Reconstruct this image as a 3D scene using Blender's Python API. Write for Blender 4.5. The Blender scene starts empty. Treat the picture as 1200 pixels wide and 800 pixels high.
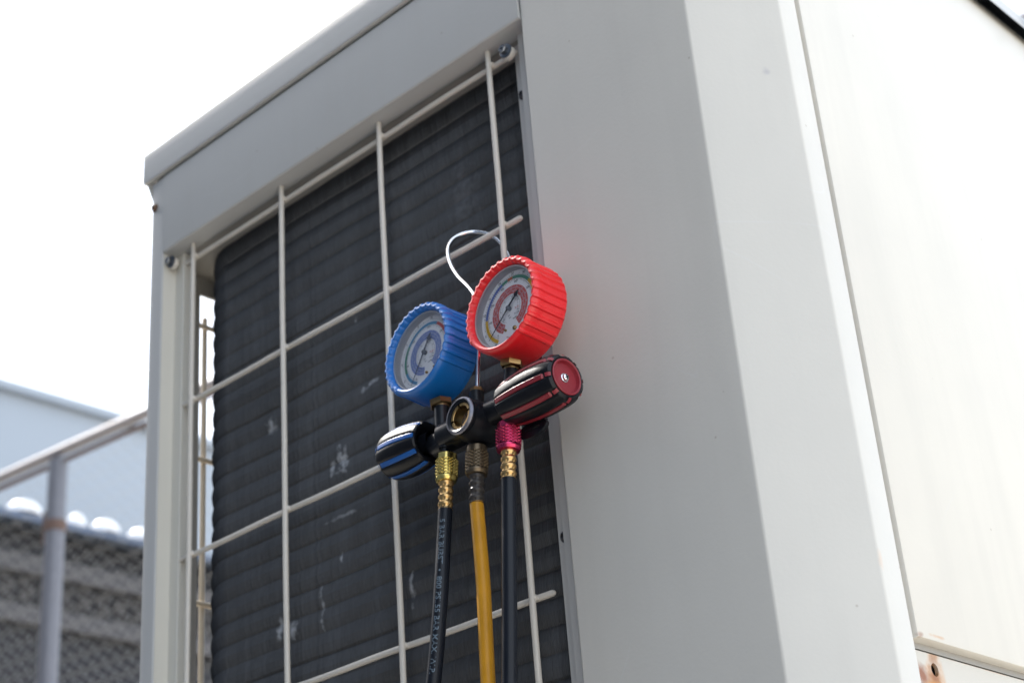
import bpy, math, random
from mathutils import Vector, Matrix, Quaternion
random.seed(7)
C = bpy.context.scene.collection
sc = bpy.context.scene
PI = math.pi
GZ = 1.15                       # camera height above the ground; unit heights below are written relative to the camera

# ------------------------------------------------------------------ camera
cam_d = bpy.data.cameras.new('camera')
cam = bpy.data.objects.new('camera', cam_d); C.objects.link(cam); sc.camera = cam
yaw, pitch, roll = 0.73115677, 0.46065754, -0.08199066
F = Vector((-math.sin(yaw)*math.cos(pitch), math.cos(yaw)*math.cos(pitch), math.sin(pitch)))
Rr = F.cross(Vector((0, 0, 1))).normalized(); U = Rr.cross(F)
R2 = Rr*math.cos(roll) + U*math.sin(roll); U2 = -Rr*math.sin(roll) + U*math.cos(roll)
mw = Matrix((R2, U2, -F)).transposed().to_4x4(); mw.translation = Vector((0, -1.0, GZ))
cam.matrix_world = mw
cam_d.sensor_width = 36; cam_d.lens = 36*1926.7/1200
cam_d.clip_start = 0.02; cam_d.clip_end = 3000
cam_d.dof.use_dof = True; cam_d.dof.focus_distance = 1.31; cam_d.dof.aperture_fstop = 7.6
cam_d.dof.aperture_blades = 9

# ------------------------------------------------------------------ light
SUN = Vector((-0.60, 0.034, 0.80)).normalized()
w = bpy.data.worlds.new('World'); sc.world = w; w.use_nodes = True
nt = w.node_tree; bg = nt.nodes['Background']
sky = nt.nodes.new('ShaderNodeTexSky'); sky.sky_type = 'NISHITA'; sky.sun_disc = False
sky.sun_elevation = math.asin(SUN.z); sky.sun_rotation = math.atan2(SUN.x, SUN.y)
sky.altitude = 0; sky.air_density = 1.0; sky.dust_density = 6.0; sky.ozone_density = 1.0
hz_ = nt.nodes.new('ShaderNodeMix'); hz_.data_type = 'RGBA'; hz_.inputs[0].default_value = 0.62   # bright thin overcast veil over the whole sky
hz_.inputs[7].default_value = (8.8, 9.9, 11.4, 1)
nt.links.new(sky.outputs[0], hz_.inputs[6]); nt.links.new(hz_.outputs[2], bg.inputs[0]); bg.inputs[1].default_value = 0.15
sd = bpy.data.lights.new('sun', 'SUN'); sd.energy = 4.6; sd.angle = math.radians(0.6); sd.color = (1, 0.955, 0.89)
so = bpy.data.objects.new('sun', sd); C.objects.link(so); so.rotation_euler = SUN.to_track_quat('Z', 'Y').to_euler(); so.location = (5, 0, 9)
sc.view_settings.view_transform = 'Standard'; sc.view_settings.look = 'None'
sc.view_settings.exposure = 0.78; sc.view_settings.gamma = 1
sc.cycles.use_denoising = True
sc.cycles.max_bounces = 8; sc.cycles.transparent_max_bounces = 8

# ------------------------------------------------------------------ helpers
class MB:
    def __init__(s): s.v = []; s.f = []; s.m = []; s.mi = 0
    def add(s, vs, fs):
        b = len(s.v); s.v += [tuple(x) for x in vs]; s.f += [tuple(b+i for i in f) for f in fs]; s.m += [s.mi]*len(fs); return s
    def box(s, x0, x1, y0, y1, z0, z1):
        return s.add([(x, y, z) for x in (x0, x1) for y in (y0, y1) for z in (z0, z1)],
                     [(0, 1, 3, 2), (4, 6, 7, 5), (0, 4, 5, 1), (2, 3, 7, 6), (0, 2, 6, 4), (1, 5, 7, 3)])
    def tube(s, pts, r, n=10, cap=True, dome=False):
        pts = [Vector(p) for p in pts]; k = len(pts)
        rs = r if isinstance(r, (list, tuple)) else [r]*k
        if dome:
            d0 = (pts[0]-pts[1]).normalized(); d1 = (pts[-1]-pts[-2]).normalized(); a, b = rs[0], rs[-1]
            pts = [pts[0]+d0*a*.95, pts[0]+d0*a*.7] + pts + [pts[-1]+d1*b*.7, pts[-1]+d1*b*.95]
            rs = [a*.3, a*.72] + list(rs) + [b*.72, b*.3]; k = len(pts)
        T = [(pts[min(i+1, k-1)]-pts[max(i-1, 0)]).normalized() for i in range(k)]
        up = Vector((0, 0, 1)) if abs(T[0].z) < .9 else Vector((1, 0, 0))
        nrm = T[0].cross(up).normalized(); vs = []
        for i in range(k):
            if i:
                nrm = T[i-1].rotation_difference(T[i]) @ nrm
            nrm = (nrm - T[i]*nrm.dot(T[i])).normalized(); bn = T[i].cross(nrm)
            for j in range(n):
                a = 2*PI*j/n; vs.append(pts[i]+(nrm*math.cos(a)+bn*math.sin(a))*rs[i])
        fs = [(i*n+j, i*n+(j+1) % n, (i+1)*n+(j+1) % n, (i+1)*n+j) for i in range(k-1) for j in range(n)]
        if cap: fs += [tuple(range(n))[::-1], tuple((k-1)*n+j for j in range(n))]
        return s.add(vs, fs)
    def lathe(s, prof, M=None, n=32, cap=(False, False), rad=None):
        # prof: (r, h) list; axis = local z of M; rad(i, j) multiplies
        M = M or Matrix.Identity(4); vs = []
        for i, (r, h) in enumerate(prof):
            for j in range(n):
                a = 2*PI*j/n; rr = r + (rad(i, j, a) if rad else 0)
                vs.append(M @ Vector((rr*math.cos(a), rr*math.sin(a), h)))
        k = len(prof)
        fs = [(i*n+j, i*n+(j+1) % n, (i+1)*n+(j+1) % n, (i+1)*n+j) for i in range(k-1) for j in range(n)]
        if cap[0]: fs.append(tuple(range(n))[::-1])
        if cap[1]: fs.append(tuple((k-1)*n+j for j in range(n)))
        return s.add(vs, fs)
    def prism(s, poly, z0, z1):
        n = len(poly)
        return s.add([(x, y, z0) for x, y in poly]+[(x, y, z1) for x, y in poly],
                     [(i, (i+1) % n, n+(i+1) % n, n+i) for i in range(n)]+[tuple(range(n))[::-1], tuple(range(n, 2*n))])
    def sheet(s, path, z0, z1, th):
        # folded sheet metal: plan-view path (outside face) with thickness th to the left of travel
        k = len(path); P = [Vector(p) for p in path]; Q = []
        for i in range(k):
            a = (P[i]-P[i-1]).normalized() if i else (P[1]-P[0]).normalized()
            b = (P[i+1]-P[i]).normalized() if i < k-1 else a
            na = Vector((-a.y, a.x)); nb = Vector((-b.y, b.x)); m = (na+nb).normalized()
            Q.append(P[i]+m*(th/max(.35, m.dot(na))))
        poly = [tuple(p) for p in P]+[tuple(q) for q in reversed(Q)]
        n = 2*k; vs = [(x, y, z0) for x, y in poly]+[(x, y, z1) for x, y in poly]
        fs = [(i, (i+1) % n, n+(i+1) % n, n+i) for i in range(n)]
        for i in range(k-1):
            a, b, c, d = i, i+1, n-2-i, n-1-i
            fs += [(a, d, c, b), (n+a, n+b, n+c, n+d)]
        return s.add(vs, fs)
    def build(s, name, mat, parent=None, smooth=True, angle=35, bevel=0, kind=None):
        me = bpy.data.meshes.new(name); me.from_pydata(s.v, [], s.f)
        for m in (mat if isinstance(mat, (list, tuple)) else [mat]): me.materials.append(m)
        if any(s.m): me.polygons.foreach_set('material_index', s.m)
        import bmesh
        bm = bmesh.new(); bm.from_mesh(me); bmesh.ops.recalc_face_normals(bm, faces=bm.faces[:]); bm.to_mesh(me); bm.free()
        o = bpy.data.objects.new(name, me); C.objects.link(o)
        if parent: o.parent = parent
        if smooth:
            me.shade_smooth(); me.set_sharp_from_angle(angle=math.radians(angle))
        if bevel:
            b = o.modifiers.new('bevel', 'BEVEL'); b.width = bevel; b.segments = 2; b.limit_method = 'ANGLE'; b.angle_limit = math.radians(40)
            b.harden_normals = False
        if kind: o['kind'] = kind
        return o

def tag(o, label, cat, group=None):
    o['label'] = label; o['category'] = cat
    if group: o['group'] = group
    return o
def empty(name, loc=(0, 0, 0), parent=None):
    o = bpy.data.objects.new(name, None); C.objects.link(o); o.location = loc; o.empty_display_size = .05
    if parent: o.parent = parent
    return o

def frame(origin, axis, up=(0, 0, 1)):
    z = Vector(axis).normalized(); u = Vector(up)
    if abs(z.dot(u.normalized())) > .98: u = Vector((0, 1, 0))
    x = u.cross(z).normalized(); y = z.cross(x)
    M = Matrix((x, y, z)).transposed().to_4x4(); M.translation = Vector(origin); return M

# ------------------------------------------------------------------ materials
def mat(name, col, rough=.5, metal=0, spec=.5, var=.06, vscale=8, bump=0, bscale=200, coat=0, rvar=.08, extra=None):
    m = bpy.data.materials.new(name); m.use_nodes = True; N = m.node_tree.nodes; L = m.node_tree.links
    p = N['Principled BSDF']; p.inputs['Roughness'].default_value = rough; p.inputs['Metallic'].default_value = metal
    p.inputs['Specular IOR Level'].default_value = spec; p.inputs['Coat Weight'].default_value = coat
    tc = N.new('ShaderNodeTexCoord')
    nz = N.new('ShaderNodeTexNoise'); nz.inputs['Scale'].default_value = vscale; nz.inputs['Detail'].default_value = 5
    L.new(tc.outputs['Object'], nz.inputs['Vector'])
    mx = N.new('ShaderNodeMix'); mx.data_type = 'RGBA'
    c = Vector(col[:3]); a = c*(1-var); b = c*(1+var)
    mx.inputs[6].default_value = (*a, 1); mx.inputs[7].default_value = (*[min(1, v) for v in b], 1)
    L.new(nz.outputs[0], mx.inputs[0]); L.new(mx.outputs[2], p.inputs['Base Color'])
    mr = N.new('ShaderNodeMapRange'); mr.inputs[3].default_value = max(0, rough-rvar); mr.inputs[4].default_value = min(1, rough+rvar)
    L.new(nz.outputs[0], mr.inputs[0]); L.new(mr.outputs[0], p.inputs['Roughness'])
    if bump:
        n2 = N.new('ShaderNodeTexNoise'); n2.inputs['Scale'].default_value = bscale; n2.inputs['Detail'].default_value = 3
        L.new(tc.outputs['Object'], n2.inputs['Vector'])
        bp = N.new('ShaderNodeBump'); bp.inputs['Strength'].default_value = bump; bp.inputs['Distance'].default_value = .001
        L.new(n2.outputs[0], bp.inputs['Height']); L.new(bp.outputs[0], p.inputs['Normal'])
    if extra: extra(m, N, L, p, tc, mx)
    return m

def spots(centres, col, scale=60, thr=.5):
    """localised dirt / scuff marks with their own shape: (centre, radii, strength)"""
    def f(m, N, L, p, tc, mx):
        src = mx.outputs[2]
        for (c, rad, st, cc) in centres:
            sub = N.new('ShaderNodeVectorMath'); sub.operation = 'SUBTRACT'; sub.inputs[1].default_value = c
            L.new(tc.outputs['Object'], sub.inputs[0])
            dv = N.new('ShaderNodeVectorMath'); dv.operation = 'DIVIDE'; dv.inputs[1].default_value = rad
            L.new(sub.outputs[0], dv.inputs[0])
            ln = N.new('ShaderNodeVectorMath'); ln.operation = 'LENGTH'; L.new(dv.outputs[0], ln.inputs[0])
            nz = N.new('ShaderNodeTexNoise'); nz.inputs['Scale'].default_value = scale; nz.inputs['Detail'].default_value = 4
            L.new(tc.outputs['Object'], nz.inputs['Vector'])
            ad = N.new('ShaderNodeMath'); ad.operation = 'MULTIPLY_ADD'; ad.inputs[1].default_value = 2.4; L.new(nz.outputs[0], ad.inputs[0])
            L.new(ln.outputs['Value'], ad.inputs[2])
            mr = N.new('ShaderNodeMapRange'); mr.inputs[1].default_value = 1.25; mr.inputs[2].default_value = 1.95
            mr.inputs[3].default_value = st; mr.inputs[4].default_value = 0; L.new(ad.outputs[0], mr.inputs[0])
            m2 = N.new('ShaderNodeMix'); m2.data_type = 'RGBA'; m2.inputs[7].default_value = (*cc, 1)
            L.new(mr.outputs[0], m2.inputs[0]); L.new(src, m2.inputs[6]); src = m2.outputs[2]
        L.new(src, p.inputs['Base Color'])
    return f

CREAM_SHADED = (.475, .48, .475)  # the cabinet's cream paint, darkened here for the shade on its front
GREY_D = (.30, .29, .27)
def streaks(m, N, L, p, tc, mx):
    # faint vertical run marks in the paint
    mp = N.new('ShaderNodeMapping'); mp.inputs['Scale'].default_value = (16, 16, 1.2); L.new(tc.outputs['Object'], mp.inputs[0])
    nz = N.new('ShaderNodeTexNoise'); nz.inputs['Scale'].default_value = 1.6; nz.inputs['Detail'].default_value = 6; nz.inputs['Distortion'].default_value = .6
    L.new(mp.outputs[0], nz.inputs['Vector'])
    mr = N.new('ShaderNodeMapRange'); mr.inputs[1].default_value = .50; mr.inputs[2].default_value = .75; mr.inputs[3].default_value = 0; mr.inputs[4].default_value = .17
    L.new(nz.outputs[0], mr.inputs[0])
    m2 = N.new('ShaderNodeMix'); m2.data_type = 'RGBA'; m2.inputs[7].default_value = (.42, .41, .38, 1)
    L.new(mr.outputs[0], m2.inputs[0]); L.new(mx.outputs[2], m2.inputs[6])
    # tiny dark specks
    vo = N.new('ShaderNodeTexVoronoi'); vo.inputs['Scale'].default_value = 22; L.new(tc.outputs['Object'], vo.inputs['Vector'])
    lt = N.new('ShaderNodeMapRange'); lt.inputs[1].default_value = .018; lt.inputs[2].default_value = .035; lt.inputs[3].default_value = .45; lt.inputs[4].default_value = 0
    L.new(vo.outputs['Distance'], lt.inputs[0])
    m3 = N.new('ShaderNodeMix'); m3.data_type = 'RGBA'; m3.inputs[7].default_value = (.25, .2, .16, 1)
    L.new(lt.outputs[0], m3.inputs[0]); L.new(m2.outputs[2], m3.inputs[6]); # a few hairline scratches, only in patches
    sn = N.new('ShaderNodeTexNoise'); sn.inputs['Scale'].default_value = 2.6; sn.inputs['Detail'].default_value = 1; sn.inputs['Distortion'].default_value = 2.4
    L.new(tc.outputs['Object'], sn.inputs['Vector'])
    sb = N.new('ShaderNodeMath'); sb.operation = 'SUBTRACT'; sb.inputs[1].default_value = .53; L.new(sn.outputs[0], sb.inputs[0])
    ab = N.new('ShaderNodeMath'); ab.operation = 'ABSOLUTE'; L.new(sb.outputs[0], ab.inputs[0])
    s1 = N.new('ShaderNodeMapRange'); s1.inputs[1].default_value = .0006; s1.inputs[2].default_value = .0022; s1.inputs[3].default_value = .28; s1.inputs[4].default_value = 0; L.new(ab.outputs[0], s1.inputs[0])
    pn = N.new('ShaderNodeTexNoise'); pn.inputs['Scale'].default_value = 9; L.new(tc.outputs['Object'], pn.inputs['Vector'])
    s2 = N.new('ShaderNodeMapRange'); s2.inputs[1].default_value = .54; s2.inputs[2].default_value = .62; L.new(pn.outputs[0], s2.inputs[0])
    ml = N.new('ShaderNodeMath'); ml.operation = 'MULTIPLY'; L.new(s1.outputs[0], ml.inputs[0]); L.new(s2.outputs[0], ml.inputs[1])
    m4 = N.new('ShaderNodeMix'); m4.data_type = 'RGBA'; m4.inputs[7].default_value = (.60, .60, .60, 1)
    L.new(ml.outputs[0], m4.inputs[0]); L.new(m3.outputs[2], m4.inputs[6])
    # broad uneven weathering
    wn = N.new('ShaderNodeTexNoise'); wn.inputs['Scale'].default_value = 5; wn.inputs['Detail'].default_value = 7; wn.inputs['Roughness'].default_value = .6; L.new(tc.outputs['Object'], wn.inputs['Vector'])
    wr = N.new('ShaderNodeMapRange'); wr.inputs[1].default_value = .35; wr.inputs[2].default_value = .7; wr.inputs[3].default_value = 0; wr.inputs[4].default_value = .14; L.new(wn.outputs[0], wr.inputs[0])
    m5 = N.new('ShaderNodeMix'); m5.data_type = 'RGBA'; m5.inputs[7].default_value = (.34, .34, .33, 1)
    L.new(wr.outputs[0], m5.inputs[0]); L.new(m4.outputs[2], m5.inputs[6]); L.new(m5.outputs[2], p.inputs['Base Color'])
    return m5
def streaks_plus(sp):
    def f(m, N, L, p, tc, mx):
        m3 = streaks(m, N, L, p, tc, mx); spots(sp, None)(m, N, L, p, tc, m3)
    return f
RUST = (.22, .06, .005); RUSTL = (.50, .21, .02)
M_paint = mat('painted_steel', CREAM_SHADED, .42, spec=.45, var=.03, vscale=3, bump=.12, bscale=260, extra=streaks)
M_corner = mat('painted_corner_lit', (.565, .55, .51), .42, spec=.45, var=.03, vscale=3, bump=.12, bscale=260, extra=streaks_plus([  # same cabinet paint, lightened and warmed for the brighter chamfer
    ((-.615, .045, .83), (.007, .007, .006), .5, (.33, .32, .36)),
    ((-.599, .062, .385), (.003, .0035, .014), .2, (.60, .30, .12))]))
M_side = mat('painted_side_lit', (.60, .575, .52), .40, spec=.45, var=.025, vscale=2, bump=.12, bscale=220, extra=streaks_plus([  # same cabinet paint again, lighter and warmer because this face is lit
    ((-.599, .125, .333), (.01, .02, .0022), .6, RUSTL), ((-.599, .099, .331), (.01, .007, .003), .5, RUST)]))
M_base = mat('painted_base', (.50, .475, .42), .45, var=.04, vscale=6, bump=.15, extra=spots([
    ((-.607, .125, .310), (.02, .024, .026), .95, RUSTL), ((-.607, .125, .311), (.02, .0150, .0170), 1, (.17, .045, .01)),
    ((-.607, .105, .303), (.02, .014, .016), .95, RUST), ((-.607, .13, .296), (.02, .035, .005), .75, RUSTL),
    ((-.607, .20, .322), (.02, .12, .0016), .5, RUSTL)], None, 40))
M_inner = mat('inner_steel', GREY_D, .55, var=.10, vscale=10, bump=.2)
M_flange = mat('flange_paint', (.47, .465, .45), .45, var=.04, vscale=12)
M_wire = mat('vinyl_coated_wire', (.60, .565, .51), .38, var=.06, vscale=30, bump=.2, bscale=500)
M_wire_s = mat('aged_vinyl_wire', (.55, .47, .36), .45, var=.08, vscale=30)
M_zinc = mat('zinc_plated_steel', (.20, .22, .25), .35, metal=1, var=.12, vscale=60)
M_dkscrew = mat('dark_screw_steel', (.10, .10, .11), .4, metal=.8, var=.2, vscale=90)
M_rustscrew = mat('rusty_screw_steel', (.13, .08, .055), .6, metal=.4, var=.35, vscale=140)
M_hole = mat('hole_black', (.01, .01, .01), .8)
def coil_marks():
    W = (.42, .44, .47)
    S = [((-1.188, .047, .660), (.012, .03, .022), .8, W), ((-1.204, .047, .656), (.007, .03, .013), .5, W),
         ((-1.303, .047, .7375), (.012, .03, .014), .6, W),
         ((-1.273, .047, .501), (.010, .03, .019), .6, W), ((-1.292, .047, .5056), (.007, .03, .019), .6, W),
         ((-1.2256, .047, .516), (.0040, .03, .034), .5, W), ((-1.1938, .047, .554), (.0035, .03, .009), .6, W),
         ((-1.1866, .047, .599), (.040, .03, .0036), .35, W), ((-1.094, .047, .495), (.0055, .03, .024), .6, W),
         ((-1.1365, .047, .7313), (.012, .03, .005), .5, W), ((-1.151, .047, .727), (.010, .03, .005), .5, W),
         ((-1.161, .047, .812), (.0045, .03, .0045), .6, W), ((-1.256, .047, .652), (.008, .03, .014), .5, (.02, .022, .028)),
         ((-.9895, .047, .885), (.03, .03, .05), .3, (.12, .13, .15)), ((-1.006, .047, .47), (.016, .03, .02), .3, (.12, .13, .15))]
    return S
def coil_extra(m, N, L, p, tc, mx):
    # dusty and dirty patches over the fins
    mp = N.new('ShaderNodeMapping'); mp.inputs['Scale'].default_value = (30, 30, 5); L.new(tc.outputs['Object'], mp.inputs[0])
    nz = N.new('ShaderNodeTexNoise'); nz.inputs['Scale'].default_value = 1.5; nz.inputs['Detail'].default_value = 8; nz.inputs['Roughness'].default_value = .7
    L.new(mp.outputs[0], nz.inputs['Vector'])
    m2 = N.new('ShaderNodeMix'); m2.data_type = 'RGBA'; m2.inputs[7].default_value = (.06, .065, .078, 1)
    mr = N.new('ShaderNodeMapRange'); mr.inputs[1].default_value = .45; mr.inputs[2].default_value = .85; mr.inputs[3].default_value = 0; mr.inputs[4].default_value = .5
    L.new(nz.outputs[0], mr.inputs[0]); L.new(mr.outputs[0], m2.inputs[0]); L.new(mx.outputs[2], m2.inputs[6])
    # every fin catches dust a little differently
    ft = N.new('ShaderNodeMapping'); ft.inputs['Scale'].default_value = (500, 500, 40); L.new(tc.outputs['Object'], ft.inputs[0])
    n2 = N.new('ShaderNodeTexNoise'); n2.inputs['Scale'].default_value = 1; n2.inputs['Detail'].default_value = 2; L.new(ft.outputs[0], n2.inputs['Vector'])
    m3 = N.new('ShaderNodeMix'); m3.data_type = 'RGBA'; m3.blend_type = 'MULTIPLY'; m3.inputs[0].default_value = 1
    r3 = N.new('ShaderNodeMapRange'); r3.inputs[1].default_value = .3; r3.inputs[2].default_value = .7; r3.inputs[3].default_value = .68; r3.inputs[4].default_value = 1.3
    L.new(n2.outputs[0], r3.inputs[0]); cb = N.new('ShaderNodeCombineColor')
    for i in range(3): L.new(r3.outputs[0], cb.inputs[i])
    L.new(m2.outputs[2], m3.inputs[6]); L.new(cb.outputs[0], m3.inputs[7])
    spots(coil_marks(), None, 130)(m, N, L, p, tc, m3)
M_coil = mat('coated_coil_fins', (.0145, .0165, .021), .5, metal=.0, spec=.5, var=.25, vscale=7, extra=coil_extra)
def plastic(n, c, r=.35, var=.08, bump=.15, coat=0, spec=.5): return mat(n, c, r, spec=spec, var=var, vscale=40, bump=bump, bscale=500, coat=coat)
M_blue = plastic('blue_rubber_boot', (.002, .13, .45), .36)
M_red = plastic('red_rubber_boot', (.70, .010, .016), .36)
for m_ in (M_blue, M_red):      # sheen and raised specular put white rim highlights into the rubber
    p_ = m_.node_tree.nodes['Principled BSDF']; p_.inputs['Specular IOR Level'].default_value = .65; p_.inputs['Sheen Weight'].default_value = .10; p_.inputs['Sheen Roughness'].default_value = .3
M_blk = plastic('black_rubber_grip', (.003, .0035, .006), .42, spec=.30)
M_ano = mat('black_anodised_aluminium', (.004, .005, .008), .36, metal=.0, spec=.35, var=.2, vscale=60, bump=.1, bscale=700)
M_gred = plastic('red_grip_insert', (.21, .012, .022), .42)
M_gblue = plastic('blue_grip_insert', (.008, .09, .34), .40)
M_chrome = mat('chrome', (.78, .79, .82), .09, metal=1, var=.02, rvar=.03)
M_brass = mat('aged_brass', (.40, .26, .11), .34, metal=1, var=.25, vscale=120)
M_brassd = mat('dull_brass_nut', (.25, .165, .08), .42, metal=1, var=.3, vscale=120)
M_ferr = mat('brass_ferrule', (.62, .40, .17), .30, metal=1, var=.25, vscale=150)
M_gold = mat('gold_knurl', (.80, .62, .20), .24, metal=1, var=.12, vscale=120)
M_bronze = mat('bronze_knurl', (.17, .13, .085), .40, metal=1, var=.3, vscale=120)
M_mag = mat('magenta_knurl', (.62, .06, .15), .28, metal=1, var=.15, vscale=120)
M_case = mat('gauge_case_steel', (.48, .48, .50), .45, metal=.3, var=.05)
M_face = mat('dial_print_white', (.94, .94, .95), .5, var=.015, vscale=60)
def flat(n, c): return mat(n, c, .5, var=.06, vscale=200)
P_blk = flat('print_black', (.02, .02, .025)); P_red = flat('print_red', (.62, .13, .12)); P_yel = flat('print_yellow', (.72, .45, .03))
P_blu = flat('print_blue', (.12, .19, .48)); P_grn = flat('print_green', (.09, .29, .21)); P_lbl = flat('print_light_blue', (.12, .33, .52))
P_prp = flat('print_violet_blue', (.24, .31, .60)); P_wht = flat('print_white', (.78, .78, .8)); P_org = flat('print_rust_orange', (.50, .14, .06))
P_pale = flat('print_pale_band', (.62, .66, .74)); P_hose = flat('hose_lettering', (.10, .14, .18)); P_gry = flat('print_grey', (.12, .13, .16))
def hose_mat(name, c, r, sc_=900):
    def ex(m, N, L, p, tc, mx):
        wv = N.new('ShaderNodeTexWave'); wv.inputs['Scale'].default_value = 230; wv.bands_direction = 'Z'; wv.inputs['Distortion'].default_value = .4
        L.new(tc.outputs['Object'], wv.inputs['Vector'])
        bp = N.new('ShaderNodeBump'); bp.inputs['Strength'].default_value = .25; bp.inputs['Distance'].default_value = .0004
        L.new(wv.outputs[0], bp.inputs['Height']); L.new(bp.outputs[0], p.inputs['Normal'])
    return mat(name, c, r, spec=.28, var=.25, vscale=45, extra=ex)
M_hblk = hose_mat('black_hose_rubber', (.005, .007, .012), .34)
M_hyel = hose_mat('yellow_hose_rubber', (.46, .215, .010), .36)
M_hfer = mat('dark_rubber_ferrule', (.03, .025, .022), .45, var=.2, vscale=90)
# clear gauge lens: fresnel mix of transparent and sharp reflection
M_lens = bpy.data.materials.new('clear_lens'); M_lens.use_nodes = True
_n = M_lens.node_tree; _n.nodes.clear()
_o = _n.nodes.new('ShaderNodeOutputMaterial'); _t = _n.nodes.new('ShaderNodeBsdfTransparent'); _g = _n.nodes.new('ShaderNodeBsdfGlossy')
_g.inputs['Roughness'].default_value = .04; _f = _n.nodes.new('ShaderNodeFresnel'); _f.inputs[0].default_value = 1.2
_t.inputs[0].default_value = (.99, .99, 1, 1)
_m = _n.nodes.new('ShaderNodeMixShader'); _n.links.new(_f.outputs[0], _m.inputs[0]); _n.links.new(_t.outputs[0], _m.inputs[1])
_n.links.new(_g.outputs[0], _m.inputs[2]); _n.links.new(_m.outputs[0], _o.inputs[0])
M_conc = mat('concrete_yard', (.54, .49, .41), .85, var=.18, vscale=1.3, bump=.5, bscale=60)
M_galv = mat('galvanised_steel', (.17, .175, .20), .5, metal=.35, var=.15, vscale=25)
M_rail = mat('weathered_rail', (.36, .335, .34), .5, metal=.2, var=.15, vscale=14)
M_clamp = mat('rusty_clamp', (.12, .075, .06), .7, var=.4, vscale=60)
M_link = mat('chain_link_wire', (.34, .36, .39), .6, metal=0, var=.1, vscale=4)
M_far = mat('pale_blue_cladding', (.345, .39, .445), .6, var=.05, vscale=.3)
M_shed = mat('dark_shed_cladding', (.008, .009, .013), .7, var=.5, vscale=1.1)
M_shed2 = mat('brown_shed_cladding', (.02, .018, .018), .7, var=.4, vscale=1.3)
M_roofb = mat('blue_grey_roofing', (.09, .12, .18), .6, var=.3, vscale=1.5)
M_girt = mat('weathered_girt', (.06, .058, .062), .7, var=.2, vscale=2)
M_dome = mat('white_ventilator', (.85, .85, .86), .35, var=.03)
M_glassd = mat('dark_window_glass', (.03, .05, .08), .08, spec=.8)

# ------------------------------------------------------------------ ground
g = MB(); n = 24
rings = [0, 4, 8, 16, 40, 120, 500, 1800]
vs = []
for r in rings[1:]:
    for j in range(n): a = 2*PI*j/n; vs.append((r*math.cos(a)-2, r*math.sin(a), 0))
vs.append((-2, 0, 0)); k = len(rings)-1
fs = [(i*n+j, (i+1)*n+j, (i+1)*n+(j+1) % n, i*n+(j+1) % n) for i in range(k-1) for j in range(n)] + [(len(vs)-1, j, (j+1) % n) for j in range(n)]
g.add(vs, fs); g.build('ground', M_conc, kind='structure')

mb = MB(); mb.box(-14, .4, -3.19, -.42, -.05, .004); mb.build('bounce_cut_lane', mat('bounce_cut_dark', (.035, .042, .052), .9, var=.3, vscale=3, bump=.6, bscale=90), kind='structure', smooth=False)  # unseen dark strip, added to cut ground bounce onto the coil side
# ------------------------------------------------------------------ the air conditioning unit
# geometry is written relative to camera height; the root Empty sits on the ground below the unit
unit = empty('outdoor_unit', (0, 0, 0))
tag(unit, 'cream painted outdoor air conditioning unit with dark finned coil behind a wire guard', 'air conditioner')
def up_(mb):      # lift relative heights to world
    mb.v = [(x, y, z+GZ) for x, y, z in mb.v]; return mb
def part(mb, name, m, parent=unit, **k): return up_(mb).build(name, m, parent, **k)
BOT = -GZ+.14
YB = .95          # depth of the cabinet
def arc(cx, cy, r, a0, a1, n=5):
    return [(cx+r*math.cos(math.radians(a0+(a1-a0)*i/n)), cy+r*math.sin(math.radians(a0+(a1-a0)*i/n))) for i in range(n+1)]
# right corner post, one folded sheet: return, front face, 45 degree chamfer, side flange, return into the gap
r_ = .0045
pc = [(-.851, .020)] + arc(-.851+.0025, .0025, .0025, 180, 270, 4) \
   + arc(-.658-.0019, r_, r_, 270, 315, 4) + arc(-.599-r_, .0600+.0019, r_, 315, 360, 4) \
   + arc(-.599-.002, .0895-.002, .002, 0, 90, 4) + [(-.612, .0895)]
mb = MB(); mb.sheet(pc, BOT, 1.1215, .0022); part(mb, 'corner_post', M_corner, angle=25)
# recessed flanges beside the coil
mb = MB(); mb.sheet([(-.8725, .040), (-.8725, .0180), (-.8530, .0180)], BOT, 1.02, .0015); part(mb, 'inner_flange', M_flange, angle=25)
mb = MB(); mb.sheet([(-.8885, .055), (-.8885, .0300), (-.8742, .0300)], BOT, 1.02, .0015); part(mb, 'coil_end_plate', M_flange, angle=25)
# header panel over the opening, with its bottom return
mb = MB()
hx0, hx1, hz0 = -1.4478, -.8525, 1.006
prof = [(-.0012, 1.1135), (-.0012, hz0+.003)] + [(-.0012+.003-.003*math.cos(math.radians(a)), hz0+.003-.003*math.sin(math.radians(a))) for a in (30, 60, 90)] + [(.024, hz0), (.024, hz0+.004)]
inn = [(.002, 1.1135), (.002, hz0+.006), (.022, hz0+.006)]
ring = prof + [(.024, hz0+.008), (.0025, hz0+.008), (.0025, 1.1135)]
vs = [(x, y, z) for x in (hx0, hx1) for y, z in ring]; nn = len(ring)
mb.add(vs, [(i, (i+1) % nn, nn+(i+1) % nn, nn+i) for i in range(nn)] + [tuple(range(nn)), tuple(range(nn, 2*nn))])
part(mb, 'header_panel', M_paint, angle=25)
mb = MB(); mb.box(-1.4715, -.8535, .0045, .03, 1.02, 1.1215); part(mb, 'roof_rail', M_inner, smooth=False)
mb = MB(); a_, b_, c_ = (-1.4825, -.0030, 1.1195), (-1.4745, .0035, 1.0875), (-1.4745, .0035, 1.1195)
mb.add([a_, b_, c_]+[(x+.0002, y+.0012, z) for x, y, z in (a_, b_, c_)], [(0, 1, 2), (3, 5, 4), (0, 3, 4, 1), (1, 4, 5, 2), (2, 5, 3, 0)]); part(mb, 'corner_fold', M_inner, smooth=False)
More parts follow.
